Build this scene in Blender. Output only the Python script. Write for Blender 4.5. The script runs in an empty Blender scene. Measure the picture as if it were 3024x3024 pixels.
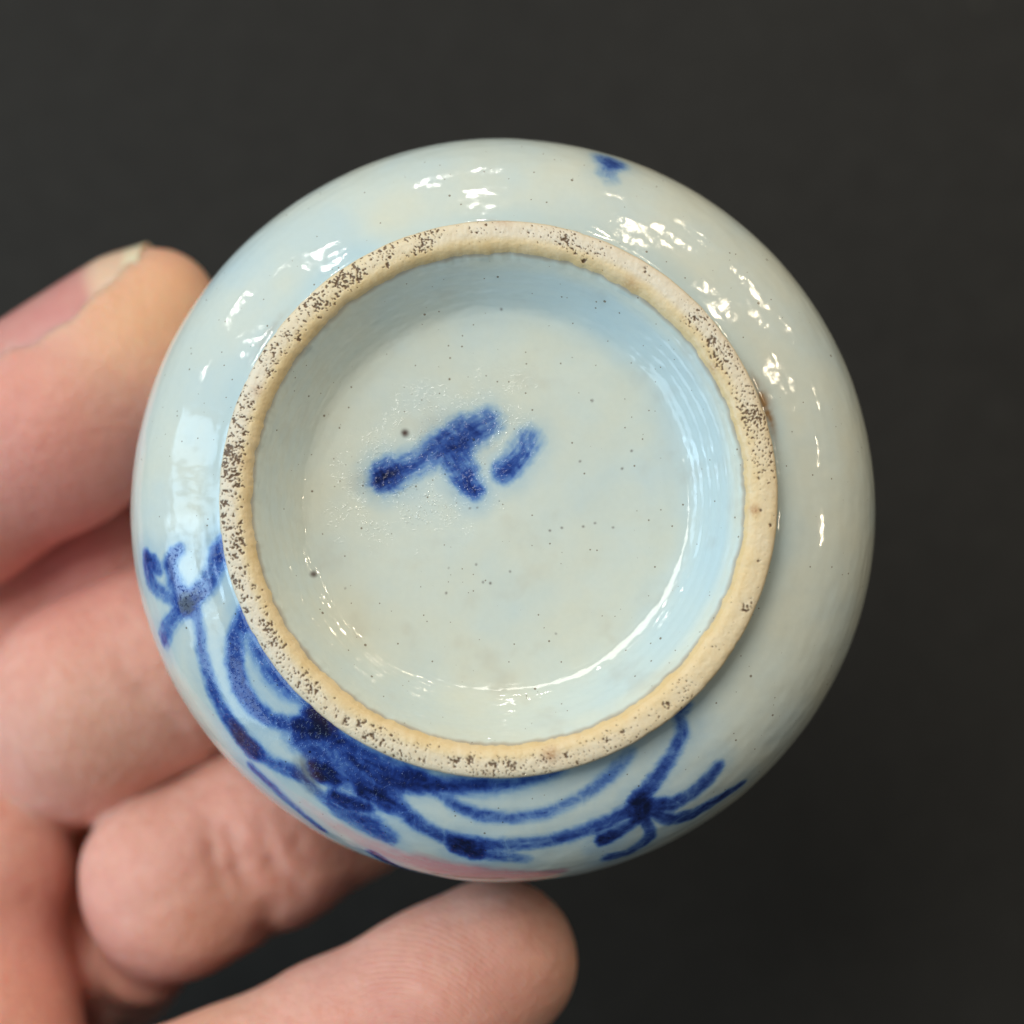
import bpy, bmesh, math, random
import numpy as np
from mathutils import Matrix, Vector

# ------------------------------------------------------------------ scale
# Modelled in units of 0.8 mm: the jar is 64 mm across in the real world.
S = 0.0008
F_PX, DIST = 6630.0, 220.0                     # lens in photo pixels, lens to foot ring
LIFT = 150.0                                   # foot ring above the table top
scene = bpy.context.scene
COL = scene.collection

def W(v):                                      # model units -> metres
    v = np.asarray(v, float)
    return v * S

# ------------------------------------------------------------------ camera
cam_d = bpy.data.cameras.new("camera")
cam = bpy.data.objects.new("camera", cam_d)
COL.objects.link(cam)
cam.location = (0, 0, DIST * S)
cam.rotation_euler = (0, 0, 0)
cam_d.sensor_width = 36.0
cam_d.lens = 36.0 * F_PX / 3024.0
cam_d.clip_start = 0.01
cam_d.clip_end = 50.0
cam_d.dof.use_dof = True
cam_d.dof.focus_distance = (DIST + 4.0) * S
cam_d.dof.aperture_fstop = cam_d.lens / (7.0 * 0.8)
scene.camera = cam

# ------------------------------------------------------------------ light
scene.view_settings.view_transform = 'Standard'
scene.view_settings.look = 'None'
scene.view_settings.exposure = 0.02
scene.view_settings.gamma = 1.0
scene.cycles.max_bounces = 8
scene.cycles.caustics_reflective = False
scene.cycles.caustics_refractive = False

world = bpy.data.worlds.new("World")
scene.world = world
world.use_nodes = True
bg = world.node_tree.nodes["Background"]
bg.inputs[0].default_value = (0.86, 0.95, 1.0, 1)      # the dim room all round
bg.inputs[1].default_value = 0.06

def lamp(name, az, el, dist, power, size, color, size_y=None):
    """Area lamp in the direction (azimuth in the picture plane, elevation) of the jar, facing it."""
    d = bpy.data.lights.new(name, 'AREA')
    d.energy = power
    d.color = color
    if size_y:
        d.shape = 'RECTANGLE'; d.size = size; d.size_y = size_y
    else:
        d.shape = 'DISK'; d.size = size
    o = bpy.data.objects.new(name, d)
    a, e = math.radians(az), math.radians(el)
    v = Vector((math.cos(a) * math.cos(e), math.sin(a) * math.cos(e), math.sin(e)))
    o.location = v * dist
    o.rotation_euler = v.to_track_quat('Z', 'Y').to_euler()
    COL.objects.link(o)
    return o

WARM = (1.0, 0.83, 0.60)
NEUT = (1.0, 0.95, 0.87)
COOL = (0.52, 0.78, 1.0)
for az, el in ((163, 27), (174.5, 31), (186, 27)):             # three casements
    lamp("window_light", az, el, 1.3, 1.5, 0.17, COOL, 0.6)
lamp("cool_fill_light", 197, 26, 1.9, 13.0, 1.3, (0.60, 0.82, 1.0), 1.0)  # added soft cool fill from the left, no source of its own
lamp("ceiling_panel", 128, 59, 1.5, 13.5, 0.75, (1.0, .95, .86), 0.65)
for az, el, pw in ((97, 30, 1.4), (76, 42, 1.5), (63, 30, 1.2), (52, 40, 1.5), (44, 30, 1.2), (33, 38, 1.3),
                   (68, 35, 1.0), (3, 33, 1.6), (16, 30, 0.9), (124, 32, 1.3), (143, 36, 1.3)):
    lamp("ceiling_spot", az, el, 1.4, pw * .46, 0.045, WARM if az < 90 else NEUT)

for az, el, pw in ((95, 9, .55), (103, 13, .4), (73, 15, .45), (58, 13, .4), (46, 16, .5), (36, 12, .4), (24, 17, .4), (140, 16, .45), (152, 20, .3), (131, 22, .2)):
    lamp("shelf_spot", az, el, 1.3, pw, 0.04, WARM if az < 90 else NEUT)

# ------------------------------------------------------------------ helpers
def vnoise(p, seed=0):
    """3-D gradient noise, numpy, roughly -1..1."""
    p = np.asarray(p, np.float64)
    i = np.floor(p).astype(np.int64); f = p - i
    u = f * f * f * (f * (f * 6 - 15) + 10)
    def g(ix, iy, iz, dx, dy, dz):
        h = (ix * 374761393 + iy * 668265263 + iz * 2147483647 + seed * 1274126177) & 0xffffffff
        h = ((h ^ (h >> 13)) * 1274126177) & 0xffffffff
        h = h ^ (h >> 16)
        a = (h & 1023) * (2 * math.pi / 1024); c = ((h >> 10) & 1023) / 511.5 - 1
        s = np.sqrt(np.maximum(0, 1 - c * c))
        return np.cos(a) * s * dx + np.sin(a) * s * dy + c * dz
    x, y, z = i[..., 0], i[..., 1], i[..., 2]
    fx, fy, fz = f[..., 0], f[..., 1], f[..., 2]
    ux, uy, uz = u[..., 0], u[..., 1], u[..., 2]
    def lx(yy, zz):
        a = g(x, y + yy, z + zz, fx, fy - yy, fz - zz)
        return a + ux * (g(x + 1, y + yy, z + zz, fx - 1, fy - yy, fz - zz) - a)
    a0 = lx(0, 0); a0 = a0 + uy * (lx(1, 0) - a0)
    a1 = lx(0, 1); a1 = a1 + uy * (lx(1, 1) - a1)
    return (a0 + uz * (a1 - a0)) * 1.5

def fbm(p, n=4, seed=0, gain=0.5):
    s, a, out = 1.0, 1.0, 0
    for k in range(n):
        out = out + a * vnoise(np.asarray(p) * s + 17.3 * k, seed + k); s *= 2.03; a *= gain
    return out

def smooth(a, b, x):
    t = np.clip((x - a) / (b - a), 0, 1); return t * t * (3 - 2 * t)

def mesh_from(name, co, quads, attrs=None):
    me = bpy.data.meshes.new(name)
    co = np.asarray(co, np.float32); quads = np.asarray(quads, np.int32)
    k = quads.shape[1]
    me.vertices.add(len(co)); me.vertices.foreach_set("co", co.ravel())
    me.loops.add(quads.size); me.loops.foreach_set("vertex_index", quads.ravel())
    me.polygons.add(len(quads))
    me.polygons.foreach_set("loop_start", np.arange(0, quads.size, k, dtype=np.int32))
    me.polygons.foreach_set("use_smooth", np.ones(len(quads), bool))
    me.update(calc_edges=True)
    for nm, val in (attrs or {}).items():
        val = np.asarray(val, np.float32)
        if val.ndim == 1:
            a = me.attributes.new(nm, 'FLOAT', 'POINT'); a.data.foreach_set("value", val)
        else:
            a = me.attributes.new(nm, 'FLOAT_VECTOR', 'POINT'); a.data.foreach_set("vector", val.ravel())
    me.validate()
    return me

def link(name, me, mat, parent=None, **props):
    o = bpy.data.objects.new(name, me)
    if mat: me.materials.append(mat)
    COL.objects.link(o)
    if parent: o.parent = parent
    for k, v in props.items(): o[k] = v
    return o

def ring_quads(nt, ns, flip=False):
    i = np.arange(nt)[:, None]; j = np.arange(ns - 1)[None]
    a = i * ns + j; b = ((i + 1) % nt) * ns + j
    q = np.stack([a, a + 1, b + 1, b], -1).reshape(-1, 4)
    return q[:, ::-1] if flip else q

def spline(pts, n):
    p = np.array(pts, float); t = np.r_[0, np.cumsum(np.linalg.norm(np.diff(p, axis=0), axis=1))]
    m = np.gradient(p, t, axis=0); T = np.linspace(0, t[-1], n); i = np.clip(np.searchsorted(t, T) - 1, 0, len(t) - 2)
    h = (t[i + 1] - t[i]); u = ((T - t[i]) / h)[:, None]; h = h[:, None]
    return (2*u**3-3*u**2+1)*p[i] + (u**3-2*u**2+u)*h*m[i] + (-2*u**3+3*u**2)*p[i+1] + (u**3-u**2)*h*m[i+1]

class NT:
    """Small node-tree builder."""
    def __init__(self, name):
        self.m = bpy.data.materials.new(name); self.m.use_nodes = True
        self.t = self.m.node_tree; self.b = self.t.nodes["Principled BSDF"]
    def n(self, typ, ins=None, **kw):
        o = self.t.nodes.new(typ)
        for k, v in kw.items(): setattr(o, k, v)
        for k, v in (ins or {}).items(): self.put(o.inputs[k], v)
        return o
    def put(self, sock, v):
        if isinstance(v, bpy.types.NodeSocket): self.t.links.new(v, sock)
        elif isinstance(v, bpy.types.Node): self.t.links.new(v.outputs[0], sock)
        else: sock.default_value = v
    def math(self, op, a, b=0.0, c=None, clamp=False):
        o = self.n('ShaderNodeMath', {0: a, 1: b}, operation=op, use_clamp=clamp)
        if c is not None: self.put(o.inputs[2], c)
        return o.outputs[0]
    def attr(self, name): return self.n('ShaderNodeAttribute', attribute_name=name)
    def fac(self, name): return self.attr(name).outputs['Fac']
    def noise(self, vec, scale, detail=3, rough=.5, dist=0.0):
        return self.n('ShaderNodeTexNoise', {'Vector': vec, 'Scale': scale, 'Detail': detail, 'Roughness': rough, 'Distortion': dist}).outputs['Fac']
    def rng(self, v, a, b, c=0.0, d=1.0):
        return self.n('ShaderNodeMapRange', {0: v, 1: a, 2: b, 3: c, 4: d}).outputs[0]
    def mix(self, f, a, b, mode='MIX'):
        o = self.n('ShaderNodeMix', data_type='RGBA', blend_type=mode)
        self.put(o.inputs[0], f); self.put(o.inputs[6], a); self.put(o.inputs[7], b)
        return o.outputs[2]
    def ramp(self, f, stops):
        o = self.n('ShaderNodeValToRGB', {0: f}); r = o.color_ramp
        while len(r.elements) < len(stops): r.elements.new(0.5)
        for e, (p, c) in zip(r.elements, stops): e.position = p; e.color = (*c, 1)
        return o.outputs[0]
    def bump(self, h, dist, strength=1.0, normal=None):
        o = self.n('ShaderNodeBump', {'Height': h, 'Distance': dist, 'Strength': strength})
        if normal is not None: self.put(o.inputs['Normal'], normal)
        return o.outputs[0]
    def set(self, **kw):
        for k, v in kw.items(): self.put(self.b.inputs[k.replace('_', ' ')], v)

# ------------------------------------------------------------------ materials
def mat_glaze():
    t = NT("celadon_white_glaze")
    pos = t.attr("rest").outputs['Vector']               # position on the jar, model units
    cloud = t.noise(pos, 0.11, 4, .55)
    tone = t.ramp(cloud, [(.3, (.64, .665, .565)), (.5, (.615, .67, .605)), (.7, (.565, .655, .64))])
    fine = t.noise(pos, 1.6, 3, .6)
    tone = t.mix(t.rng(fine, .35, .75, 0, .12), tone, (.47, .52, .48, 1))
    # bluer glaze pools, with cool window light painted on left body and right recess wall
    tone = t.mix(t.math('MULTIPLY', t.fac("pool_cool_light"), .75), tone, (.44, .60, .665, 1))
    tone = t.mix(t.math('MULTIPLY', t.fac("rust"), 1.0, clamp=True), tone, (.30, .185, .085, 1))
    # iron specks
    for sc, th, sd in ((.80, .075, 0.0), (.33, .05, 7.3), (1.7, .11, 3.1)):
        v = t.n('ShaderNodeTexVoronoi', {'Vector': t.n('ShaderNodeVectorMath', {0: pos, 1: (sd, sd, sd)}).outputs[0], 'Scale': sc})
        keep = t.math('GREATER_THAN', t.n('ShaderNodeSeparateColor', {0: v.outputs['Color']}).outputs[0], .76)
        sz = t.math('MULTIPLY', t.n('ShaderNodeSeparateColor', {0: v.outputs['Color']}).outputs[1], th)
        dot = t.math('MULTIPLY', keep, t.math('LESS_THAN', v.outputs['Distance'], t.math('MULTIPLY', sz, 1.5)))
        tone = t.mix(t.math('MULTIPLY', dot, .8), tone, (.15, .105, .06, 1))
    # cobalt painting under the glaze: density attribute, mottled
    cb = t.fac("cobalt")
    mott = t.noise(pos, 1.9, 5, .65)
    brush = t.noise(pos, .42, 5, .65, 1.2)
    d = t.math('MULTIPLY', cb, t.math('ADD', t.rng(mott, .25, .75, .90, 1.10), t.rng(brush, .3, .7, -.30, .30)))
    d2 = t.math('MULTIPLY', d, .54)
    paint = t.ramp(d2, [(0.0, (1, 1, 1)), (.05, (.78, .87, .98)), (.14, (.50, .66, .93)), (.26, (.20, .35, .79)), (.40, (.064, .138, .53)),
                        (.52, (.032, .072, .36)), (.66, (.017, .035, .20)), (.85, (.010, .018, .085)), (1, (.010, .016, .065))])
    tone = t.mix(1.0, tone, paint, 'MULTIPLY')
    pk = t.math('MULTIPLY', t.fac("pink"), t.rng(mott, .25, .75, .85, 1.15), clamp=True)
    tone = t.mix(pk, tone, (.62, .32, .34, 1))
    tone = t.mix(t.math('MULTIPLY', t.fac("iron"), t.rng(mott, .3, .7, .9, 1.1), clamp=True), tone, (.070, .034, .028, 1))
    # orange-peel surface, sharper where the paint roughens it
    b1 = t.noise(pos, .9, 2, .5)
    b2 = t.noise(pos, 3.4, 3, .6)
    rough = t.fac("crackle")
    nrm = t.bump(t.noise(pos, .30, 1, .5), .00008, 1.0)
    nrm = t.bump(b1, .000003, 1.0, nrm)
    nrm = t.bump(b2, .0000022, 1.0, nrm)
    b3 = t.rng(t.noise(pos, 3.2, 2, .6), .56, .72)
    nrm = t.bump(t.math('MULTIPLY', b3, rough), .00006, 1.0, nrm)
    t.set(Base_Color=tone, Roughness=t.rng(fine, .3, .7, .05, .10), IOR=1.5, Normal=nrm)
    t.set(Subsurface_Weight=.12, Subsurface_Radius=(1, 1, 1), Subsurface_Scale=.0006)
    return t.m

def mat_biscuit():
    t = NT("unglazed_biscuit")
    pos = t.attr("rest").outputs['Vector']
    n1 = t.noise(pos, .35, 4, .6); n2 = t.noise(pos, 2.2, 4, .65)
    base = t.ramp(n1, [(.3, (.69, .54, .29)), (.5, (.73, .60, .36)), (.7, (.75, .64, .43))])
    base = t.mix(t.math('MULTIPLY', t.fac("chalk"), .6), base, (.71, .68, .61, 1))
    base = t.mix(t.math('MULTIPLY', t.fac("ochre"), t.rng(n2, .3, .7, .55, 1.0), clamp=True), base, (.69, .47, .21, 1))
    base = t.mix(t.fac("rust"), base, (.36, .15, .035, 1))
    base = t.mix(t.math('MULTIPLY', t.rng(t.fac("grit"), .12, .55), t.rng(n2, .3, .7, .8, 1.1), clamp=True), base, (.12, .066, .03, 1))
    nrm = t.bump(n2, .00006, 1.0)
    wet = t.math('MULTIPLY', t.fac("ochre"), .8)
    t.set(Base_Color=base, Roughness=t.rng(t.fac("shine"), 0, 1, .44, .12), Normal=nrm)
    t.set(Subsurface_Weight=.1, Subsurface_Radius=(1, .8, .6), Subsurface_Scale=.0006)
    return t.m

def mat_skin():
    t = NT("skin")
    pos = t.attr("rest").outputs['Vector']
    n1 = t.noise(pos, .09, 4, .55); n2 = t.noise(pos, .5, 4, .6); n3 = t.noise(pos, 2.5, 3, .6)
    base = t.ramp(n1, [(.3, (.71, .375, .295)), (.5, (.75, .42, .335)), (.7, (.78, .46, .38))])
    base = t.mix(t.rng(n2, .35, .75, 0, .5), base, (.64, .27, .21, 1))
    base = t.mix(t.rng(t.noise(pos, .22, 3, .6), .5, .75, 0, .4), base, (.82, .53, .45, 1))
    base = t.mix(t.fac("rosy"), base, (.68, .27, .23, 1))
    base = t.mix(t.fac("amber"), base, (.78, .48, .29, 1))
    # dermal ridges on the thumb pad
    wh = t.n('ShaderNodeVectorMath', {0: pos, 1: t.attr("whorl").outputs['Vector']}, operation='SUBTRACT')
    wob = t.noise(pos, .16, 2, .5)
    r = t.fac("ridge")
    ph = t.math('ADD', t.math('MULTIPLY', r, 12.5), t.math('MULTIPLY', wob, 9.0))
    wave = t.math('SINE', ph)
    rm = t.math('MULTIPLY', t.fac("ridge_mask"), t.rng(t.noise(pos, .2, 2, .5), .35, .6, .25, 1.0))
    base = t.mix(t.math('MULTIPLY', t.math('MULTIPLY', t.rng(wave, -1, 1), rm), .09), base, (.58, .34, .29, 1))
    nrm = t.bump(n2, .00028, 1.0)
    nrm = t.bump(n3, .00010, 1.0, nrm)
    nrm = t.bump(t.math('MULTIPLY', wave, rm), .00003, 1.0, nrm)
    t.set(Base_Color=base, Roughness=t.rng(n2, .3, .7, .36, .52), IOR=1.4, Normal=nrm)
    t.set(Subsurface_Weight=.85, Subsurface_Radius=(1.0, .36, .2), Subsurface_Scale=.0024, Specular_IOR_Level=.4)
    return t.m

def mat_nail():
    t = NT("fingernail")
    pos = t.attr("rest").outputs['Vector']
    n = t.noise(pos, .25, 3, .5)
    base = t.mix(t.rng(n, .3, .7, 0, .5), (.66, .33, .29, 1), (.62, .22, .215, 1))
    base = t.mix(t.fac("tip"), base, (.82, .54, .40, 1))
    base = t.mix(t.fac("free_edge"), base, (.86, .68, .50, 1))
    base = t.mix(t.math('MULTIPLY', t.fac("lunula"), .35), base, (.70, .42, .36, 1))
    t.set(Base_Color=base, Roughness=.24, Normal=t.bump(n, .0001, .5))
    t.set(Subsurface_Weight=.5, Subsurface_Radius=(1, .4, .25), Subsurface_Scale=.0015)
    return t.m

def mat_table():
    t = NT("dark_table_top")
    co = t.n('ShaderNodeTexCoord').outputs['Object']
    n1 = t.noise(co, 9, 3, .5); n2 = t.noise(co, 420, 3, .6)
    base = t.ramp(n1, [(.35, (.0102, .0095, .0083)), (.65, (.0152, .0142, .0123))])
    base = t.mix(t.rng(n2, .4, .7, 0, .35), base, (.027, .026, .023, 1))
    v = t.n('ShaderNodeTexVoronoi', {'Vector': co, 'Scale': 48.0})
    c = t.n('ShaderNodeSeparateColor', {0: v.outputs['Color']}).outputs[0]
    dot = t.math('MULTIPLY', t.math('GREATER_THAN', c, .82), t.rng(v.outputs['Distance'], .02, .07, 1, 0))
    base = t.mix(t.math('MULTIPLY', dot, .8), base, (.15, .14, .12, 1))
    t.set(Base_Color=base, Roughness=.75, Specular_IOR_Level=.3, Normal=t.bump(n2, .0003, .4))
    return t.m

GLAZE, BISCUIT, SKIN, NAIL, TABLE = mat_glaze(), mat_biscuit(), mat_skin(), mat_nail(), mat_table()

# ------------------------------------------------------------------ the table
bm = bmesh.new()
bmesh.ops.create_cube(bm, size=1.0)
bmesh.ops.scale(bm, vec=(2.0, 1.6, .03), verts=bm.verts)
bmesh.ops.bevel(bm, geom=bm.edges[:], offset=.004, segments=3, affect='EDGES')
me = bpy.data.meshes.new("tabletop"); bm.to_mesh(me); bm.free()
table = link("tabletop", me, TABLE, kind="structure")
table.location = (0, 0, -LIFT * S - .015)

# ------------------------------------------------------------------ the jar
ORG = np.array([-1.43, 1.49, 0.0])
_ax = np.array([-(0.026), -(-0.066), 1.0]); _ax /= np.linalg.norm(_ax)
_ex = np.array([1.0, 0, 0]) - _ax * _ax[0]; _ex /= np.linalg.norm(_ex)
_ey = np.cross(_ax, _ex)
ROT = np.stack([_ex, _ey, _ax], 1)

BODY = [(27.38, -0.9), (27.26, -1.7), (27.22, -2.3), (27.6, -2.85), (28.8, -3.35), (30.5, -3.95), (32.4, -4.75), (34.2, -5.85), (35.8, -7.3), (37.2, -9.2), (38.3, -11.8), (38.95, -15.2), (39.15, -18.8), (39.1, -23), (38.7, -28), (37.6, -34), (35.6, -40)]

# paint strokes: (pigment, softness, [(angle, distance along the profile, half width, density), ...])
BODY_STROKES = [
    ('cobalt', 0.50, [(-2.8693, 8.434, 0.916, 0.75), (-2.9138, 8.889, 0.838, 0.7), (-2.9479, 8.965, 0.778, 0.75), (-2.9767, 8.206, 0.687, 0.8), (-2.9897, 7.22, 0.52, 0.75)]),
    ('cobalt', 0.50, [(-2.8274, 8.206, 0.748, 0.8), (-2.8615, 9.948, 0.707, 0.6), (-2.8903, 11.542, 0.779, 0.55), (-2.9217, 12.452, 0.913, 0.7), (-2.961, 12.605, 0.767, 0.85), (-2.995, 12.528, 0.609, 0.9)]),
    ('cobalt', 0.40, [(-2.995, 12.224, 0.466, 0.7), (-2.9688, 11.391, 0.779, 0.85), (-2.9452, 10.709, 0.636, 0.7)]),
    ('cobalt', 0.50, [(-2.8143, 8.662, 0.813, 0.85), (-2.796, 10.252, 0.819, 0.55), (-2.7777, 11.92, 0.893, 0.6), (-2.7594, 13.289, 0.92, 0.65)]),
    ('cobalt', 0.50, [(-2.8248, 7.902, 1.104, 1.25), (-2.8301, 6.917, 0.955, 0.9), (-2.8588, 5.022, 0.937, 0.7), (-2.906, 3.734, 0.927, 0.75), (-2.9583, 2.73, 0.991, 0.8), (-2.9871, 2.057, 0.774, 0.7)]),
    ('cobalt', 0.40, [(-2.8222, 8.054, 0.757, 1.1)]),
    ('cobalt', 0.50, [(-2.796, 7.069, 0.536, 0.7), (-2.7306, 7.447, 0.556, 0.62), (-2.673, 8.434, 0.632, 0.7), (-2.6049, 9.192, 0.703, 0.72), (-2.5368, 9.948, 0.78, 0.66), (-2.4635, 10.481, 0.842, 0.72), (-2.4007, 10.633, 0.917, 0.7), (-2.3483, 10.709, 0.912, 0.75), (-2.2803, 10.1, 0.765, 0.62), (-2.2148, 9.192, 0.761, 0.7)]),
    ('iron', 0.50, [(-2.44, 10.404, 0.615, 0.5), (-2.4059, 10.633, 0.917, 0.8), (-2.3667, 10.785, 0.916, 0.6)]),
    ('cobalt', 0.50, [(-2.4452, 10.481, 0.917, 0.7), (-2.3536, 10.785, 1.229, 0.8)]),
    ('cobalt', 0.50, [(-2.7253, 2.057, 0.645, 0.7), (-2.6861, 3.356, 0.752, 0.75), (-2.652, 4.341, 0.826, 0.8), (-2.5813, 5.78, 0.861, 0.82), (-2.5159, 6.615, 0.85, 0.8), (-2.4452, 6.842, 0.832, 0.82), (-2.3719, 6.236, 0.702, 0.86), (-2.3143, 5.174, 0.753, 0.9), (-2.2646, 4.113, 0.954, 0.95)]),
    ('cobalt', 1.00, [(-2.6861, 2.057, 0.774, 0.55), (-2.597, 2.499, 0.92, 0.62), (-2.4949, 2.808, 0.932, 0.66), (-2.4086, 2.652, 0.923, 0.6), (-2.3379, 2.35, 0.599, 0.5)]),
    ('cobalt', 1.10, [(-2.2646, 5.325, 1.46, 0.75), (-2.2044, 4.947, 1.448, 0.75), (-2.118, 4.568, 1.82, 0.68), (-2.0185, 5.098, 2.028, 0.75), (-1.953, 5.704, 1.834, 0.75)]),
    ('cobalt', 0.80, [(-2.2122, 3.279, 1.078, 0.7), (-2.097, 3.356, 1.002, 0.75), (-2.0054, 3.432, 0.999, 0.8), (-1.9164, 3.507, 0.996, 0.85), (-1.8326, 3.432, 0.923, 0.9)]),
    ('cobalt', 0.70, [(-2.0761, 4.644, 0.53, 0.75), (-2.0132, 4.568, 0.682, 0.8), (-1.953, 4.492, 0.682, 0.8)]),
    ('cobalt', 0.60, [(-2.2829, 4.644, 0.892, 0.75), (-2.2358, 5.704, 1.032, 0.6), (-2.1939, 6.463, 0.864, 0.55)]),
    ('cobalt', 0.60, [(-2.2829, 2.808, 0.932, 1.2), (-2.2253, 3.045, 1.086, 1.5), (-2.1572, 3.123, 0.781, 1.15)]),
    ('cobalt', 0.60, [(-2.1703, 6.917, 0.912, 1.2), (-2.1441, 7.069, 1.063, 1.5), (-2.1049, 7.144, 0.836, 1.1)]),
    ('iron', 0.70, [(-2.2017, 7.75, 0.855, 0.6), (-2.1782, 8.586, 0.987, 0.62), (-2.1494, 9.418, 0.703, 0.4)]),
    ('iron', 0.70, [(-2.2829, 2.276, 0.518, 0.35), (-2.2017, 2.131, 0.581, 0.3)]),
    ('cobalt', 0.60, [(-2.1127, 6.615, 0.612, 0.6), (-2.063, 6.236, 0.683, 0.7), (-2.0263, 6.387, 0.687, 0.8)]),
    ('cobalt', 0.60, [(-2.0001, 6.615, 0.909, 1.3), (-1.953, 6.539, 0.837, 1.35), (-1.9164, 6.842, 0.775, 1.1)]),
    ('cobalt', 0.60, [(-2.0813, 8.889, 0.606, 1.15), (-2.0368, 8.889, 0.763, 1.15), (-1.9818, 8.282, 0.765, 1.0)]),
    ('cobalt', 0.70, [(-2.0499, 10.404, 0.761, 0.65), (-1.9949, 10.404, 1.064, 0.75), (-1.9426, 10.404, 1.23, 0.8), (-1.8928, 11.013, 0.929, 0.75)]),
    ('cobalt', 0.50, [(-2.2148, 9.192, 0.611, 0.75), (-2.1363, 9.569, 0.612, 0.45), (-2.0682, 10.1, 0.615, 0.75)]),
    ('cobalt', 0.40, [(-2.33, 13.061, 0.456, 0.75), (-2.2515, 13.289, 0.531, 0.75), (-2.1651, 14.12, 0.57, 0.45), (-2.0735, 15.564, 0.57, 0.75)]),
    ('cobalt', 0.40, [(-1.9216, 15.564, 0.652, 0.9), (-1.8274, 20.04, 0.652, 1.0), (-1.7541, 20.493, 0.226, 0.8)]),
    ('cobalt', 0.70, [(-1.9268, 4.189, 1.16, 1.0), (-1.8195, 3.734, 0.838, 1.0), (-1.6755, 2.966, 0.627, 0.95), (-1.5368, 2.73, 0.546, 0.85), (-1.4268, 2.276, 0.448, 0.65), (-1.3378, 2.057, 0.323, 0.4)]),
    ('cobalt', 0.60, [(-1.7829, 3.659, 0.323, 0.5), (-1.6755, 3.962, 0.323, 0.4), (-1.5734, 3.962, 0.303, 0.25)]),
    ('cobalt', 0.50, [(-1.7907, 4.037, 0.48, 0.6), (-1.7096, 5.325, 0.482, 0.66), (-1.6336, 6.084, 0.556, 0.72), (-1.5341, 6.311, 0.531, 0.7), (-1.4347, 6.236, 0.537, 0.66), (-1.3273, 5.477, 0.555, 0.6), (-1.2331, 4.568, 0.553, 0.55), (-1.1441, 3.583, 0.648, 0.45), (-1.0917, 2.808, 0.492, 0.35)]),
    ('cobalt', 0.50, [(-1.9164, 6.766, 1.015, 0.95), (-1.8692, 7.22, 0.798, 0.8), (-1.8221, 8.054, 0.732, 0.8), (-1.7541, 8.965, 0.704, 0.82), (-1.6781, 9.569, 0.832, 0.85), (-1.5682, 9.569, 0.681, 0.74), (-1.4451, 9.569, 0.681, 0.72), (-1.3195, 9.116, 0.681, 0.75), (-1.22, 8.737, 0.683, 0.8), (-1.1493, 8.434, 0.911, 1.0)]),
    ('cobalt', 0.50, [(-1.6834, 10.024, 1.078, 1.25), (-1.6441, 10.404, 1.247, 1.2)]),
    ('cobalt', 0.50, [(-1.6441, 10.709, 0.766, 0.8), (-1.5656, 11.24, 0.687, 0.6), (-1.5001, 11.693, 0.612, 0.55)]),
    ('cobalt', 0.50, [(-1.1362, 8.434, 1.181, 1.3), (-1.1493, 9.494, 0.939, 1.1)]),
    ('cobalt', 0.50, [(-1.1257, 7.674, 0.832, 1.0), (-1.0367, 6.236, 0.655, 0.8), (-0.9608, 5.098, 0.581, 0.75), (-0.9058, 4.037, 0.596, 0.8), (-0.8744, 2.35, 0.575, 0.65), (-0.8299, 2.057, 0.516, 0.6)]),
    ('cobalt', 0.50, [(-1.1153, 8.889, 0.803, 1.0), (-1.0551, 10.328, 0.782, 0.85), (-0.987, 10.557, 0.684, 0.8), (-0.9294, 10.176, 0.69, 0.8), (-0.8823, 9.569, 0.537, 0.75)]),
    ('cobalt', 0.40, [(-1.1153, 9.948, 0.531, 0.8), (-1.076, 12.452, 0.711, 0.85), (-1.0158, 13.593, 0.838, 0.85), (-0.9451, 13.894, 0.679, 0.85), (-0.8613, 14.574, 0.489, 0.75)]),
    ('cobalt', 0.45, [(-1.1572, 9.797, 0.706, 1.0), (-1.1833, 10.252, 0.615, 0.9), (-1.2331, 10.785, 0.765, 1.1), (-1.275, 11.013, 0.689, 1.35)]),
    ('cobalt', 0.40, [(-1.1414, 10.176, 0.456, 0.9), (-1.1414, 12.224, 0.498, 0.8), (-1.1545, 13.593, 0.707, 0.75), (-1.1833, 14.423, 0.733, 0.7), (-1.2226, 15.106, 0.733, 0.7), (-1.2697, 14.65, 0.815, 0.75)]),
    ('cobalt', 0.90, [(1.275, 13.97, 1.141, 0.5), (1.2566, 13.365, 1.304, 0.72), (1.2462, 12.985, 0.815, 0.55)]),
    ('cobalt', 1.00, [(1.2566, 12.3, 0.59, 0.6), (1.2566, 10.709, 0.671, 0.5), (1.2409, 10.024, 0.634, 0.35)]),
    ('pink', 0.50, [(-2.0316, 12.681, 0.542, 0.4), (-1.9661, 13.441, 0.914, 0.5), (-1.9216, 13.593, 1.139, 0.6), (-1.83, 14.423, 1.304, 0.75), (-1.7436, 14.954, 1.467, 0.9), (-1.6572, 14.878, 1.467, 0.95), (-1.5446, 15.106, 1.304, 0.95), (-1.4608, 15.564, 0.978, 0.95), (-1.4085, 15.487, 0.57, 0.95)]),
    ('pink', 0.50, [(-1.7933, 13.213, 0.916, 0.6), (-1.7069, 13.819, 0.978, 0.8), (-1.6232, 13.894, 0.815, 0.7)]),
    ('pink', 0.50, [(-2.1441, 12.224, 0.532, 0.25), (-2.0865, 12.605, 0.609, 0.3), (-2.0289, 13.289, 0.69, 0.4)]),
    ('iron', 0.40, [(-1.7514, 17.079, 0.326, 0.6), (-1.6572, 16.703, 0.326, 0.7), (-1.5708, 16.324, 0.326, 0.5)]),
]
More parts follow.
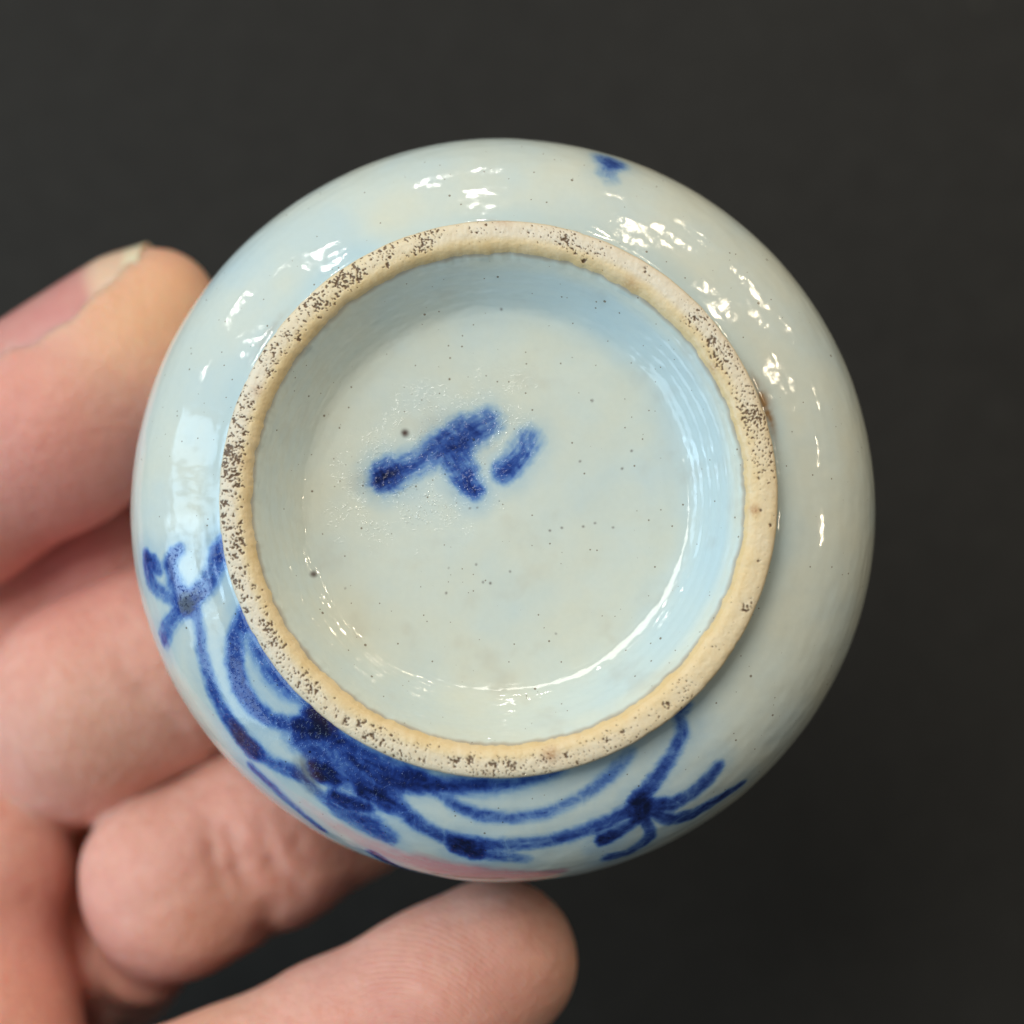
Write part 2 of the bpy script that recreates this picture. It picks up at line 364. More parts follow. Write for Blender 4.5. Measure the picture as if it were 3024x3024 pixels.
FLOOR_STROKES = [
    ('cobalt', 1.00, [(-11.602, 2.444, 1.229, 1.15), (-10.577, 2.921, 1.229, 0.95), (-9.689, 3.296, 1.195, 0.72), (-7.468, 4.421, 1.229, 0.6), (-5.247, 5.715, 1.468, 0.74), (-3.026, 6.942, 1.468, 0.76), (-1.181, 7.896, 1.229, 0.64)]),
    ('cobalt', 0.80, [(-11.841, 2.478, 0.683, 1.0), (-11.26, 2.683, 0.615, 0.8)]),
    ('cobalt', 0.95, [(-5.213, 5.545, 1.571, 0.72), (-4.022, 3.501, 1.332, 0.84), (-3.103, 2.001, 0.99, 0.98), (-2.49, 1.047, 0.615, 1.1)]),
    ('cobalt', 0.90, [(2.912, 6.158, 1.093, 0.52), (2.022, 4.625, 1.059, 0.62), (0.586, 3.092, 0.99, 0.85)]),
    ('iron', 0.25, [(-9.512, 6.908, 0.307, 0.8)]),
    ('iron', 0.20, [(-18.651, -7.335, 0.239, 0.9)]),
    ('iron', 0.08, [(9.371, 10.145, 0.13, 0.65)]),
    ('iron', 0.08, [(-2.971, -0.725, 0.102, 0.65)]),
    ('iron', 0.08, [(-2.22, -0.656, 0.075, 0.65)]),
    ('iron', 0.08, [(-2.332, -6.381, 0.102, 0.65)]),
    ('iron', 0.08, [(-1.652, -8.153, 0.102, 0.65)]),
    ('iron', 0.08, [(-0.902, -8.255, 0.102, 0.65)]),
    ('iron', 0.08, [(1.08, -7.096, 0.102, 0.65)]),
    ('iron', 0.08, [(-5.341, -9.243, 0.102, 0.65)]),
    ('iron', 0.08, [(13.322, 5.068, 0.102, 0.65)]),
    ('iron', 0.08, [(8.427, -2.565, 0.102, 0.65)]),
    ('iron', 0.08, [(9.623, -2.224, 0.102, 0.65)]),
    ('iron', 0.08, [(11.431, -2.667, 0.102, 0.65)]),
    ('iron', 0.08, [(12.363, 3.262, 0.102, 0.65)]),
    ('iron', 0.08, [(8.131, 4.012, 0.102, 0.65)]),
    ('iron', 0.08, [(6.277, -2.701, 0.102, 0.65)]),
    ('iron', 0.08, [(5.081, -2.973, 0.102, 0.65)]),
    ('iron', 0.08, [(-5.098, -6.722, 0.075, 0.65)]),
    ('iron', 0.08, [(-15.513, -8.766, 0.075, 0.65)]),
    ('iron', 0.08, [(5.678, -13.332, 0.075, 0.65)]),
    ('iron', 0.08, [(0.204, 19.447, 0.102, 0.65)]),
]


jar = bpy.data.objects.new("porcelain_jar", None)
COL.objects.link(jar)
jar.empty_display_size = .01
M4 = Matrix([[*ROT[i], ORG[i] * S] for i in range(3)] + [[0, 0, 0, 1]])
jar.matrix_world = M4
jar["label"] = "small blue and white porcelain jar held base up, showing its foot ring and blue mark"
jar["category"] = "jar"

def lay_strokes(strokes, dist_fn, shape, wob, wob2):
    out = {k: np.zeros(shape) for k in ('cobalt', 'iron', 'pink')}
    halo = np.zeros(shape); seed = 0.0
    for kind, soft, pts in strokes:
        best = np.zeros(shape); along = 0.0; seed += 3.7
        if len(pts) == 1: pts = [pts[0], pts[0]]
        for a, b in zip(pts[:-1], pts[1:]):
            d, t, lat, ln = dist_fn(a, b)
            near = d < a[2] + b[2] + 2 * soft
            streak = np.zeros(shape)
            streak[near] = fbm(np.stack([lat[near] * 2.6, (along + t[near] * ln[near]) * .28, lat[near] * 0 + seed], -1), 2, 7)
            along += float(ln.mean())
            hw = a[2] + (b[2] - a[2]) * t; de = a[3] + (b[3] - a[3]) * t
            hw = hw * (1 + .08 * wob)
            rag = .11 * wob2 * np.minimum(1, hw)
            e = soft * 1.3 + hw * .45
            v = de * (1 + .10 * wob2) * (1 + .30 * streak) * smooth(1, 0, (d - rag - hw * 1.08 + e * .62) / (e * 1.35))
            best = np.maximum(best, v)
            if kind == 'cobalt': halo = np.maximum(halo, de * smooth(3.0, 0, d - hw))
        o = out[kind]
        out[kind] = np.maximum(o, best) + .2 * np.minimum(o, best)
    out['cobalt'] = np.maximum(out['cobalt'], .12 * halo)
    return out

# -- body: dense where the photograph looks at it
NT_B, NS_B = 1800, 150
prof = spline(BODY, 1200)
plen = np.r_[0, np.cumsum(np.linalg.norm(np.diff(prof, axis=0), axis=1))]
ss = np.linspace(0, plen[-1], NS_B)
R0 = np.interp(ss, plen, prof[:, 0]); Z0 = np.interp(ss, plen, prof[:, 1])
th = np.arange(NT_B) * 2 * math.pi / NT_B - math.pi
TH, SS = np.meshgrid(th, ss, indexing='ij')
RR = np.broadcast_to(R0, TH.shape); ZZ = np.broadcast_to(Z0, TH.shape)
cyl = np.stack([np.cos(TH) * RR, np.sin(TH) * RR, ZZ], -1)
dR, dZ = np.gradient(R0, ss), np.gradient(Z0, ss)
nr, nz = -dZ, dR; L = np.hypot(nr, nz); nr, nz = nr / L, nz / L
# glaze undulation: slow dents, throwing lines, and ripples drawn out round the pot
wave = .10 * fbm(cyl * .07, 2, 3)
wave += .022 * fbm(np.stack([np.cos(TH) * 6, np.sin(TH) * 6, SS * 1.1], -1), 2, 11)
wave += .004 * fbm(np.stack([np.cos(TH) * 26, np.sin(TH) * 26, SS * 2.6], -1), 2, 13)
wave += .012 * fbm(np.stack([np.cos(TH) * 22, np.sin(TH) * 22, SS * .9], -1), 2, 23)
wave *= smooth(1.2, 4.0, SS)
co = cyl + np.stack([np.cos(TH) * nr * wave, np.sin(TH) * nr * wave, nz * wave], -1)
wob = fbm(cyl * .45, 3, 31)
def bdist(a, b):
    def wrap(x): return (x + math.pi) % (2 * math.pi) - math.pi
    px, py = wrap(TH - a[0]) * RR, SS - a[1]
    bx, by = wrap(b[0] - a[0]) * RR, b[1] - a[1]
    t = np.clip((px * bx + py * by) / (bx * bx + by * by + 1e-9), 0, 1)
    ln = np.sqrt(bx * bx + by * by) + 1e-6
    return np.hypot(px - bx * t, py - by * t), t, (px * by - py * bx) / ln, ln
at = lay_strokes(BODY_STROKES, bdist, TH.shape, wob, fbm(np.stack([np.cos(TH) * 40, np.sin(TH) * 40, SS * 1.5], -1), 3, 33))
# bluer glaze beside the foot ring, plus cool light painted on the left side
pool_cool_light = .8 * smooth(5.5, 2.4, SS) * (.6 + .4 * smooth(-.3, .4, fbm(cyl * .12, 2, 41))) + .55 * smooth(-.1, .7, fbm(cyl * .055, 2, 45)) * smooth(.6, -.4, np.cos(TH - 2.9) * -1)
rust = np.zeros(TH.shape)
for a0, s0, w0, l0, k in ((.35, 2.7, .7, .085, 1.1), (.30, 2.7, .35, .12, .55), (2.50, 3.0, .5, .10, .35), (1.62, 2.4, .3, .05, .4)):
    rust += k * np.exp(-((TH - a0) / l0) ** 2 - ((SS - s0) / w0) ** 2)
rust *= .7 + .6 * fbm(cyl * .9, 3, 51)
rust += .75 * smooth(1.5, .9, SS + .25 * fbm(cyl * .3, 2, 9))
crk = np.clip(smooth(.2, .6, at['cobalt']) * .35 * (np.cos(TH + 2.9) > .2), 0, 1)
body = link("body", mesh_from("body", W(co.reshape(-1, 3)), ring_quads(NT_B, NS_B),
    dict(rest=co.reshape(-1, 3), cobalt=at['cobalt'].ravel(), iron=at['iron'].ravel(), pink=at['pink'].ravel(),
         pool_cool_light=np.clip(pool_cool_light, 0, 1).ravel(), rust=np.clip(rust, 0, 1).ravel(), crackle=crk.ravel())), GLAZE, jar)

# -- shoulder, neck and lip, turned away from the photograph
LOWER = [(35.6, -40), (33.2, -44.2), (29.6, -48.4), (25.2, -51.6), (21.4, -53.2), (20.0, -55.5), (20.3, -58.2), (21.2, -60.0),
         (20.6, -60.7), (19.3, -59.6), (18.6, -56), (19.6, -52.5), (25, -49), (31, -43), (34.6, -36), (36.6, -26), (35, -16), (29, -10), (15, -9.6), (0.02, -9.6)]
lp = spline(LOWER, 120); nt = 160
t2 = np.arange(nt) * 2 * math.pi / nt
lc = np.stack([np.cos(t2)[:, None] * lp[:, 0], np.sin(t2)[:, None] * lp[:, 0], np.broadcast_to(lp[:, 1], (nt, 120))], -1).reshape(-1, 3)
z0 = np.zeros(len(lc))
band = .75 * (np.abs(lc[:, 2] + 57) < .8) * (np.hypot(lc[:, 0], lc[:, 1]) > 19.5)
link("neck", mesh_from("neck", W(lc), ring_quads(nt, 120), dict(rest=lc, cobalt=band, iron=z0, pink=z0, pool_cool_light=z0, rust=z0, crackle=z0)), GLAZE, jar)

# -- foot ring
RING = [(27.38, -1.0), (27.46, -.62), (27.34, -.28), (26.95, -.07), (26.4, 0.0), (25.7, .0), (25.05, -.10), (24.6, -.38), (24.25, -.85), (24.0, -1.35)]
NT_R, NS_R = 1900, 52
rp = spline(RING, 600); rl = np.r_[0, np.cumsum(np.linalg.norm(np.diff(rp, axis=0), axis=1))]
rs = np.linspace(0, rl[-1], NS_R); Rr = np.interp(rs, rl, rp[:, 0]); Zr = np.interp(rs, rl, rp[:, 1])
th = np.arange(NT_R) * 2 * math.pi / NT_R - math.pi
TH, SS = np.meshgrid(th, rs / rl[-1], indexing='ij')
edge_in = .16 * vnoise(np.stack([np.cos(TH) * 9, np.sin(TH) * 9, TH * 0], -1), 5) + .10 * vnoise(np.stack([np.cos(TH) * 30, np.sin(TH) * 30, TH * 0], -1), 6)
RR = Rr + edge_in * smooth(.45, .9, SS) + .05 * vnoise(np.stack([np.cos(TH) * 14, np.sin(TH) * 14, TH * 0 + 4], -1), 8)
RR = RR - .10 * smooth(.28, 0, SS) * smooth(.3, .9, fbm(np.stack([np.cos(TH) * 18, np.sin(TH) * 18, TH * 0 + 9], -1), 2, 19))
ZZ = np.broadcast_to(Zr, TH.shape)
cyl = np.stack([np.cos(TH) * RR, np.sin(TH) * RR, ZZ], -1)
deg = np.degrees(TH) % 360
def arc(c, w, soft=6):
    d = np.abs((deg - c + 180) % 360 - 180); return smooth(w + soft, w - soft, d)
cen = .38 + .05 * vnoise(np.stack([np.cos(TH) * 6, np.sin(TH) * 6, TH * 0 + 2], -1), 61)
acr = smooth(.06, .20, SS - (cen - .38)) * smooth(.80, .56, SS - (cen - .38))
# fine dark grit: dense on the left arc and the upper right, thinner elsewhere
dens = np.maximum.reduce([.95 * arc(120, 20), .80 * arc(152, 16), 1.0 * arc(186, 22), .9 * arc(215, 12), .75 * arc(74, 11, 4), .6 * arc(100, 12), .85 * arc(36, 12), .95 * arc(14, 13),
                          .80 * arc(238, 18), .72 * arc(268, 18), .55 * arc(300, 22), .9 * arc(170, 40, 10), .28 + 0 * deg])
clump = smooth(-.35, .5, fbm(np.stack([np.cos(TH) * 11, np.sin(TH) * 11, SS * 1.2], -1), 2, 71))
radial = fbm(np.stack([np.cos(TH) * 58, np.sin(TH) * 58, SS * 5.5], -1), 3, 73)
grainy = fbm(cyl * 2.3, 3, 75)
left = smooth(.3, -.5, np.cos(TH))
grainy = fbm(cyl * 4.1, 2, 75)
tex = left * (.45 * radial + .7 * grainy) + (1 - left) * grainy
drive = dens * acr * (.74 + .32 * clump)
pit = smooth(.0, .42, tex - (.88 - 1.0 * drive))
# larger pits, lower arc mostly
rng = np.random.RandomState(12)
big = np.zeros(TH.shape); rust = np.zeros(TH.shape)
spots = [(-99, .42, .62), (-96, .5, .5), (-91, .4, .5), (-87, .42, .65), (-75, .42, .4), (-66, .45, .45), (-62, .45, .35), (-51, .42, .55), (-46, .40, .3), (-24, .33, .62), (-22.5, .28, .5),
         (-106, .3, .4), (-118, .4, .42), (-124, .35, .5), (-133, .4, .4), (36, .45, .6), (33, .62, .35), (75.5, .38, .6), (57, .3, .35), (70, .7, .28),
         (-35, .5, .3), (-14, .4, .26), (-6, .3, .26), (-3, .5, .2), (4, .5, .25)]
for d0, s0, w0 in spots:
    a0 = math.radians(d0)
    dd = np.hypot(((TH - a0 + math.pi) % (2 * math.pi) - math.pi) * 25.4, (SS - s0) * rl[-1] * .95)
    big = np.maximum(big, smooth(w0 * 1.05, w0 * .35, dd + .45 * w0 * fbm(cyl * 2.1, 3, 80)) * smooth(-.35, .35, fbm(cyl * 3.2, 2, 82)))
for d0, s0, w0, k in ((-78.5, .52, .75, .9), (-3, .62, .5, .9), (58, .72, .9, .45), (31, .75, .6, .45), (156, .48, .6, .5), (172, .55, .6, .35), (-92, .25, .4, .3), (89, .1, 1.0, .5)):
    a0 = math.radians(d0)
    dd = np.hypot(((TH - a0 + math.pi) % (2 * math.pi) - math.pi) * 25.4, (SS - s0) * rl[-1])
    rust = np.maximum(rust, k * np.exp(-(dd / w0) ** 2) * (.75 + .5 * grainy))
grit = np.clip(pit * 1.0 + big * .95, 0, 1)
ochre = np.clip(.55 * smooth(.42, .92, SS + .06 * grainy + .05 * edge_in) + .5 * smooth(.16, .02, SS) * arc(40, 60, 20) + .25 * arc(-25, 50, 25), 0, 1)
chalk = np.clip(smooth(.05, .2, SS) * smooth(.62, .42, SS) * (.35 + .65 * np.maximum(arc(185, 45, 20), np.maximum(arc(60, 40, 20), .6 * arc(260, 40, 20)))), 0, 1)
shine = np.clip(smooth(.62, .85, SS), 0, 1)
h = -.13 * grit + .035 * fbm(cyl * .9, 3, 90) + .015 * grainy
h = h * smooth(0, .1, SS) * smooth(1.0, .9, SS)
co = cyl.copy(); co[..., 2] += h
ringq = ring_quads(NT_R, NS_R, True)
foot = link("foot_ring", mesh_from("foot_ring", W(co.reshape(-1, 3)), ringq,
    dict(rest=co.reshape(-1, 3), grit=grit.ravel(), ochre=ochre.ravel(), chalk=chalk.ravel(), shine=shine.ravel(), rust=np.clip(rust, 0, 1).ravel())), BISCUIT, jar)

# -- recessed base inside the ring: wall, fillet, floor with the brush mark
BASE = [(24.32, -.75), (23.95, -1.2), (23.3, -2.0), (22.5, -2.9), (21.7, -3.75), (20.95, -4.55), (20.3, -5.2), (19.75, -5.65), (19.2, -5.92), (18.4, -6.05), (16.5, -6.12), (12.5, -6.14), (8.0, -6.08), (4.0, -6.02), (.05, -6.0)]
NT_F, NS_F = 1200, 230
fp = spline(BASE, 1500); fl = np.r_[0, np.cumsum(np.linalg.norm(np.diff(fp, axis=0), axis=1))]
fs = np.linspace(0, fl[-1], NS_F); Rf = np.interp(fs, fl, fp[:, 0]); Zf = np.interp(fs, fl, fp[:, 1])
th = np.arange(NT_F) * 2 * math.pi / NT_F - math.pi
TH, SS = np.meshgrid(th, fs, indexing='ij')
lines = (.014 + .020 * smooth(.2, .9, np.cos(TH - .1)) + .022 * smooth(.75, .97, np.cos(TH + 1.95))) * np.sin(SS * 5.2 + 1.2 * vnoise(np.stack([np.cos(TH) * 2, np.sin(TH) * 2, SS * .4], -1), 3)) * smooth(.4, 1.2, SS) * smooth(7.4, 5.8, SS)
RR = np.broadcast_to(Rf, TH.shape) + edge_in[np.linspace(0, NT_R - 1, NT_F).astype(int), -1][:, None] * smooth(1.6, .2, SS)
cyl = np.stack([np.cos(TH) * RR, np.sin(TH) * RR, np.broadcast_to(Zf, TH.shape)], -1)
hh = lines + .05 * fbm(cyl * .10, 2, 101) * smooth(0, 3, SS)
hh += .06 * smooth(-.2, .6, vnoise(np.stack([np.cos(TH) * 3.1, np.sin(TH) * 3.1, SS * .25], -1), 113)) * smooth(3.5, 5.5, SS) * smooth(9.5, 7.0, SS)
hh += .030 * fbm(np.stack([np.cos(TH) * 13, np.sin(TH) * 16, SS * 1.6], -1), 2, 103) * smooth(8.5, 6.5, SS)
co = cyl.copy(); co[..., 2] += hh
def fdist(a, b):
    px, py = cyl[..., 0] - a[0], cyl[..., 1] - a[1]
    bx, by = b[0] - a[0], b[1] - a[1]
    t = np.clip((px * bx + py * by) / (bx * bx + by * by + 1e-9), 0, 1)
    ln = math.hypot(bx, by) + 1e-6
    return np.hypot(px - bx * t, py - by * t), t, (px * by - py * bx) / ln, np.full(TH.shape, ln)
at = lay_strokes(FLOOR_STROKES, fdist, TH.shape, .4 * fbm(cyl * .5, 3, 105), 1.5 * fbm(cyl * 1.1, 4, 106))
pool_cool_light = .9 * smooth(1.0, 3.0, SS) * smooth(9.5, 5.0, SS) * (.15 + .85 * smooth(-.5, .9, np.cos(TH - .35))) + .25 * smooth(-.1, .8, fbm(cyl * .08, 3, 107))  # glaze tint, with cool window light painted onto the right wall
rx, ry = cyl[..., 0] + 7.5, cyl[..., 1] - 3.5
crk = np.clip(1.1 * np.exp(-((rx * .85 + ry * .5) / 8.5) ** 2 - ((ry * .85 - rx * .5) / 5.0) ** 2), 0, 1) * smooth(8, 10, SS) * smooth(-.5, .4, fbm(cyl * .35, 2, 109))
rust = .55 * smooth(.7, .1, SS + .2 * vnoise(cyl * .7, 4)) + .14 * smooth(.2, 1.0, fbm(cyl * .2, 4, 111))
fq = ring_quads(NT_F, NS_F, True)
base = link("recessed_base", mesh_from("recessed_base", W(co.reshape(-1, 3)), fq,
    dict(rest=co.reshape(-1, 3), cobalt=at['cobalt'].ravel(), iron=at['iron'].ravel(), pink=at['pink'].ravel(),
         pool_cool_light=np.clip(pool_cool_light, 0, 1).ravel(), rust=np.clip(rust, 0, 1).ravel(), crackle=crk.ravel())), GLAZE, jar)

# ------------------------------------------------------------------ the hand
def Q(px, py, z):                               # joint position from its bearing and height
    k = (DIST - z) / F_PX
    return np.array([(px - 1512) * k, -(py - 1512) * k, z])
def J(px, py, z, rpx): return (*Q(px, py, z), rpx * (DIST - z) / F_PX)

INDEX = [J(468, 903, -38, 168), J(380, 1040, -39, 268), J(150, 1255, -40, 306), J(-150, 1425, -42, 312), J(-560, 1690, -46, 310), J(-760, 2150, -52, 330), J(-760, 2650, -52, 330)]
MIDDLE = [J(640, 1510, -60, 220), J(330, 1660, -57, 240), J(0, 1830, -56, 250), J(-330, 2060, -56, 270), J(-560, 2500, -56, 300)]
RING_F = [J(900, 1700, -60, 240), J(640, 1862, -51, 278), J(440, 1985, -44, 290), J(265, 2072, -43, 292), J(238, 2165, -47, 258), J(120, 2260, -58, 240), J(-60, 2450, -64, 260)]
LITTLE = [J(1230, 2190, -60, 200), J(1010, 2340, -52, 250), J(780, 2468, -46, 270), J(520, 2612, -43, 274), J(432, 2836, -49, 118), J(330, 2840, -62, 200), J(60, 3000, -66, 240)]
THUMB = [J(1462, 2838, -29, 243), J(1290, 2968, -28, 262), J(1000, 3125, -28, 272), J(700, 3290, -28, 298), J(380, 3420, -29, 330), J(-50, 3500, -34, 400), J(-400, 3500, -40, 480)]
PALM = [J(-160, 2500, -46, 240), J(-40, 2560, -46, 225), J(-100, 2740, -44, 195), J(-50, 2960, -42, 232), J(-60, 3150, -40, 280), J(-300, 3300, -44, 420)]
PALM2 = [J(-600, 2300, -54, 330), J(-560, 2800, -52, 420), J(-700, 3300, -52, 480), J(-1300, 3700, -54, 520)]
PALM3 = [J(-100, 2400, -62, 280), J(190, 2560, -63, 290), J(210, 2800, -64, 240), J(60, 3100, -58, 260)]

H = .5
lo = np.array([-100., -100., -84.]); hi = np.array([16., 34., -12.])
nx, ny, nz_ = ((hi - lo) / H).astype(int) + 1
gx = (lo[0] + H * np.arange(nx)).astype(np.float32)[:, None, None]
gy = (lo[1] + H * np.arange(ny)).astype(np.float32)[None, :, None]
gz = (lo[2] + H * np.arange(nz_)).astype(np.float32)[None, None, :]

def smin(a, b, k):
    h_ = np.maximum(k - np.abs(a - b), 0) / k
    return np.minimum(a, b) - h_ * h_ * (k * .25)

def chain(pts, k):
    out = None
    for a, b in zip(pts[:-1], pts[1:]):
        ax, ay, az = b[0] - a[0], b[1] - a[1], b[2] - a[2]
        px, py, pz = gx - a[0], gy - a[1], gz - a[2]
        t = np.clip((px * ax + py * ay + pz * az) / (ax * ax + ay * ay + az * az), 0, 1)
        d = np.sqrt((px - ax * t) ** 2 + (py - ay * t) ** 2 + (pz - az * t) ** 2) - (a[3] + (b[3] - a[3]) * t)
        out = d if out is None else smin(out, d, k)
    return out.astype(np.float32)

sd = smin(chain(PALM, 6), chain(PALM2, 8), 8); sd = smin(sd, chain(PALM3, 6), 2)
sd_f = chain(INDEX, 3)
sd_f = smin(sd_f, chain(MIDDLE, 3), .7)
sd_f = smin(sd_f, chain(RING_F, 3), .7)
sd_f = smin(sd_f, chain(LITTLE, 3), .7)
sd = smin(sd, chain([J(190, 2770, -51, 80), J(240, 2880, -51, 84), J(290, 2990, -54, 70)], 2), 1.5)
sd = smin(sd, sd_f, 1.0)
sd = smin(sd, chain(THUMB, 4), 3.0)

# creases of the skin: shallow grooves along short lines
def groove(pts, depth, w):
    global sd
    for a, b in zip(pts[:-1], pts[1:]):
        a, b = Q(*a), Q(*b)
        bx, by = b[0] - a[0], b[1] - a[1]
        px, py = gx - a[0], gy - a[1]
        t = np.clip((px * bx + py * by) / (bx * bx + by * by + 1e-9), 0, 1)
        d2 = (px - bx * t) ** 2 + (py - by * t) ** 2
        sd = sd + (depth * np.exp(-d2 / (w * w)) * (gz > a[2])).astype(np.float32)
Zc = -46
groove([(655, 2385, Zc), (668, 2470, Zc), (700, 2560, Zc)], .5, .8)
groove([(715, 2420, Zc), (735, 2520, Zc), (770, 2570, Zc)], .5, .8)
groove([(800, 2400, Zc), (830, 2500, Zc), (905, 2590, Zc)], .4, .8)
groove([(820, 2640, Zc), (800, 2720, Zc), (830, 2760, Zc)], .55, 1.3)
groove([(430, 2640, Zc), (600, 2560, Zc)], .2, 1.0)
groove([(690, 2410, Zc), (780, 2480, Zc), (860, 2520, Zc)], .25, .7)
groove([(860, 2380, Zc), (905, 2450, Zc), (930, 2540, Zc)], .25, .8)
groove([(480, 2010, Zc), (560, 2110, Zc), (590, 2180, Zc)], .25, .9)
groove([(560, 1960, Zc), (610, 2060, Zc)], .2, .9)
groove([(400, 1890, Zc), (470, 2000, Zc)], .15, 1.0)
groove([(-20, 1110, Zc), (120, 1070, Zc), (230, 1030, Zc), (330, 975, Zc), (405, 900, Zc)], -.22, 1.0)
groove([(170, 1180, Zc), (130, 1300, Zc)], .12, 1.2)

# the pads are pressed flat where they meet the jar
lx = (gx - ORG[0]) - (0.026) * (-gz); ly = (gy - ORG[1]) - (-0.066) * (-gz)
rad = np.sqrt(lx ** 2 + ly ** 2)
allp = np.array(BODY[3:] + LOWER[1:7]); order = np.argsort(-allp[:, 1])
jr = np.interp(-gz, -allp[order, 1], allp[order, 0]).astype(np.float32)
sd_j = (rad - jr) * .92
sd = np.maximum(sd, -(sd_j - .12))

def surface_nets(f):
    """Naive surface nets on a scalar grid: one vertex per straddled cell, one quad per straddled edge."""
    s = f < 0
    c = [(i, j, k) for i in (0, 1) for j in (0, 1) for k in (0, 1)]
    sh = tuple(n - 1 for n in f.shape)
    cnt = sum(s[i:i+sh[0], j:j+sh[1], k:k+sh[2]].astype(np.int8) for i, j, k in c)
    act = (cnt > 0) & (cnt < 8)
    idx = np.full(sh, -1, np.int32); cells = np.argwhere(act); idx[act] = np.arange(len(cells))
    acc = np.zeros((len(cells), 3)); num = np.zeros(len(cells))
    for a in c:
        for ax_ in range(3):
            if a[ax_]: continue
            b = list(a); b[ax_] = 1
            fa = f[cells[:, 0]+a[0], cells[:, 1]+a[1], cells[:, 2]+a[2]].astype(np.float64)
            fb = f[cells[:, 0]+b[0], cells[:, 1]+b[1], cells[:, 2]+b[2]].astype(np.float64)
            m = (fa < 0) != (fb < 0)
            t = np.where(m, fa / np.where(m, fa - fb, 1), 0)
            p = np.array(a, float)[None].repeat(len(cells), 0); p[:, ax_] = t
            acc += np.where(m[:, None], p, 0); num += m
    v = cells + acc / num[:, None]
    quads = []
    for ax_ in range(3):
        u_, w_ = (ax_ + 1) % 3, (ax_ + 2) % 3
        sl0 = [slice(None)] * 3; sl1 = [slice(None)] * 3
        sl0[ax_] = slice(0, -1); sl1[ax_] = slice(1, None)
        e = s[tuple(sl0)] != s[tuple(sl1)]
        p = np.argwhere(e)
        p = p[(p[:, u_] > 0) & (p[:, w_] > 0) & (p[:, u_] < f.shape[u_]-1) & (p[:, w_] < f.shape[w_]-1)]
        def cell(du, dw):
            q = p.copy(); q[:, u_] -= du; q[:, w_] -= dw
            return idx[q[:, 0], q[:, 1], q[:, 2]]
        q = np.stack([cell(1, 1), cell(0, 1), cell(0, 0), cell(1, 0)], 1)
        inside = s[p[:, 0], p[:, 1], p[:, 2]]
        q[~inside] = q[~inside][:, ::-1]
        quads.append(q)
    q = np.concatenate(quads); q = q[(q >= 0).all(1)]
    return v, q

v, q = surface_nets(sd)
v = lo + v * H
# relax the grid pattern a little
for _ in range(4):
    acc = np.zeros_like(v); num = np.zeros(len(v))
    for k in range(4):
        a, b = q[:, k], q[:, (k + 1) % 4]
        for d in range(3):
            acc[:, d] += np.bincount(a, v[b, d], len(v)) + np.bincount(b, v[a, d], len(v))
        num += np.bincount(a, minlength=len(v)) + np.bincount(b, minlength=len(v))
    v = v + .55 * (acc / np.maximum(num, 1)[:, None] - v)

def blob(p, r):
    return np.exp(-((v - np.asarray(p)) ** 2).sum(1) / (r * r))
amber = 1.0 * blob(Q(520, 860, -32), 8) + .7 * blob(Q(330, 1010, -30), 7) + .25 * blob(Q(0, 2980, -34), 9) + .3 * blob(Q(600, 2720, -34), 8) + .35 * blob(Q(1640, 2900, -26), 8) + .3 * blob(Q(300, 2180, -34), 9) + .35 * blob(Q(560, 3010, -24), 8)
rosy = .55 * blob(Q(200, 1330, -32), 14) + .35 * blob(Q(60, 1020, -34), 8) + .4 * blob(Q(1560, 2990, -20), 8) + .2 * blob(Q(1050, 2990, -20), 8) + .7 * blob(Q(60, 2880, -36), 11) + .35 * blob(Q(600, 2560, -32), 10) + .8 * blob(Q(200, 1640, -44), 12)
ctr = Q(1180, 3130, -20)
ridge = np.hypot((v[:, 0] - ctr[0]) * .95, (v[:, 1] - ctr[1]))
rmask = blob(Q(1250, 2900, -20), 13)
hand = link("hand", mesh_from("hand", W(v), q, dict(rest=v, amber=np.clip(amber * .75, 0, .8), rosy=np.clip(rosy, 0, .85), ridge=ridge, ridge_mask=rmask)), SKIN)
hand["label"] = "bare left hand gripping the porcelain jar from below between forefinger and thumb"
hand["category"] = "hand"

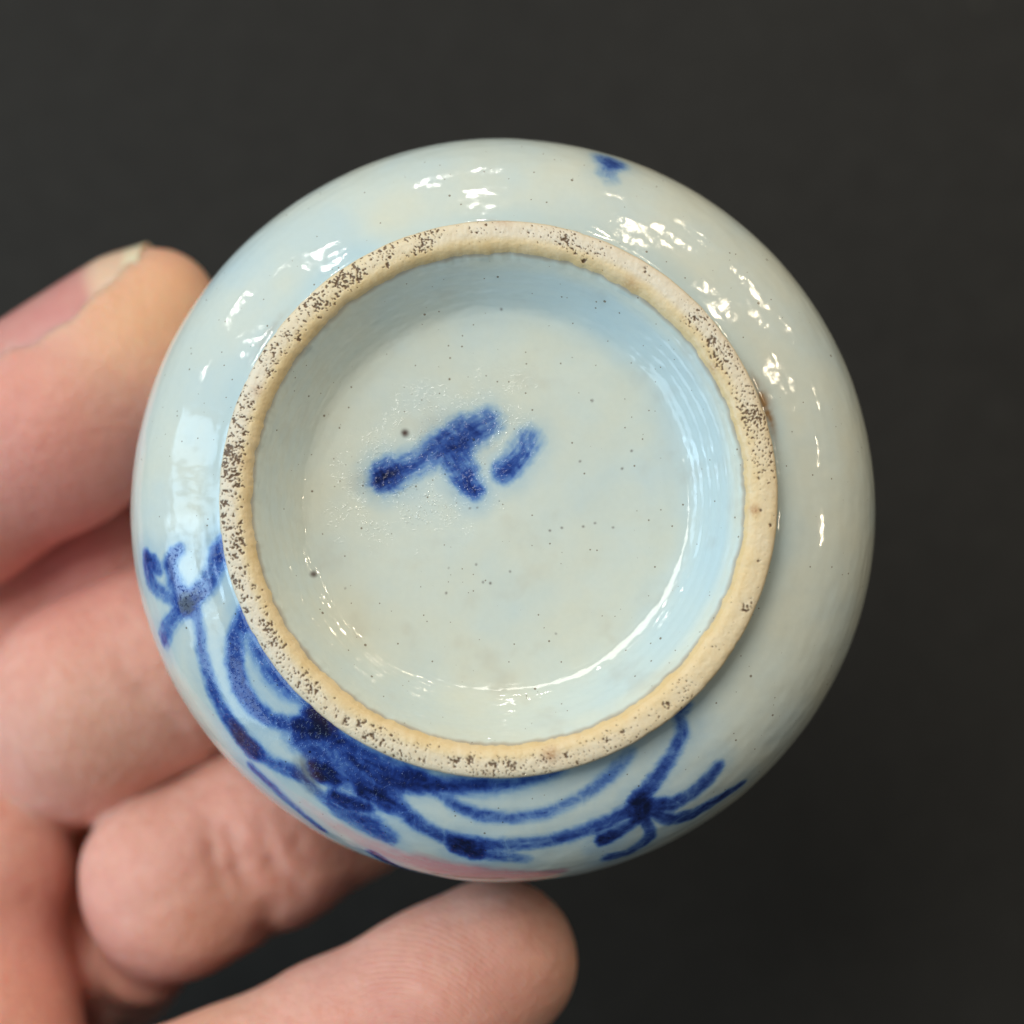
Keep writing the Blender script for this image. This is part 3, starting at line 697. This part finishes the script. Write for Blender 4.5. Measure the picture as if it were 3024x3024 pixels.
# -- fingernail of the forefinger
tipd = np.array(INDEX[0][:3]); dip = np.array(INDEX[2][:3])
ax1 = (np.array(Q(470, 900, -38)) - np.array(Q(40, 1290, -39))); 
along = np.array([.86, .513, .02]); along /= np.linalg.norm(along)
side = np.array([-.513, .86, 0.0])                         # towards the outer edge in the photograph
zed = np.cross(along, side); zed = zed if zed[2] > 0 else -zed
nail_rows, nail_cols = 60, 44
def pxan(a, n, z): return Q(.86 * a + .513 * n, -.513 * a + .86 * n, z)
nco, fe, lu, tp, nq = [], [], [], [], []
for i in range(nail_rows):
    u = i / (nail_rows - 1)
    a_px = -610 + u * 600
    n_up = 826 + 14 * (1 - u) ** 2 + 34 * smooth(.75, 1.05, u)       # outer edge of the finger in the photograph
    rad_ = np.interp(u, [0, .6, 1], [11.4, 10.4, 8.0])
    ctr_n = n_up + rad_ * F_PX / (DIST + 38)
    c = pxan(a_px, ctr_n, -39)
    half = math.radians(54) * math.sqrt(max(.0, 1 - max(0, (.22 - u) / .22) ** 2.2)) * (1 - .12 * smooth(.85, 1.0, u))
    for j in range(nail_cols):
        w_ = j / (nail_cols - 1) * 2 - 1
        phi = math.radians(14 + 9 * u) + w_ * half
        lift = .34 - .75 * abs(w_) ** 5 - .3 * smooth(.12, 0, u) - .9 * smooth(.62, .25, u) * max(0, w_) ** 2.5
        nco.append(c + (rad_ + lift) * (math.cos(phi) * side + math.sin(phi) * zed) + along * ((-1.0 * w_ * w_ - 1.6 * w_) * smooth(.5, 1, u)))
        fe.append(float(smooth(.90, .93, u))); lu.append(float(smooth(.20, .08, u))); tp.append(float(smooth(.66, .80, u)))
for i in range(nail_rows - 1):
    for j in range(nail_cols - 1):
        k = i * nail_cols + j
        nq.append((k, k + nail_cols, k + nail_cols + 1, k + 1))
nco = np.array(nco)
nm = mesh_from("fingernail", W(nco), nq, dict(rest=nco, free_edge=np.array(fe), lunula=np.array(lu), tip=np.array(tp)))
nail = link("fingernail", nm, NAIL, hand)
sol = nail.modifiers.new("thickness", 'SOLIDIFY'); sol.thickness = .0004; sol.offset = -1
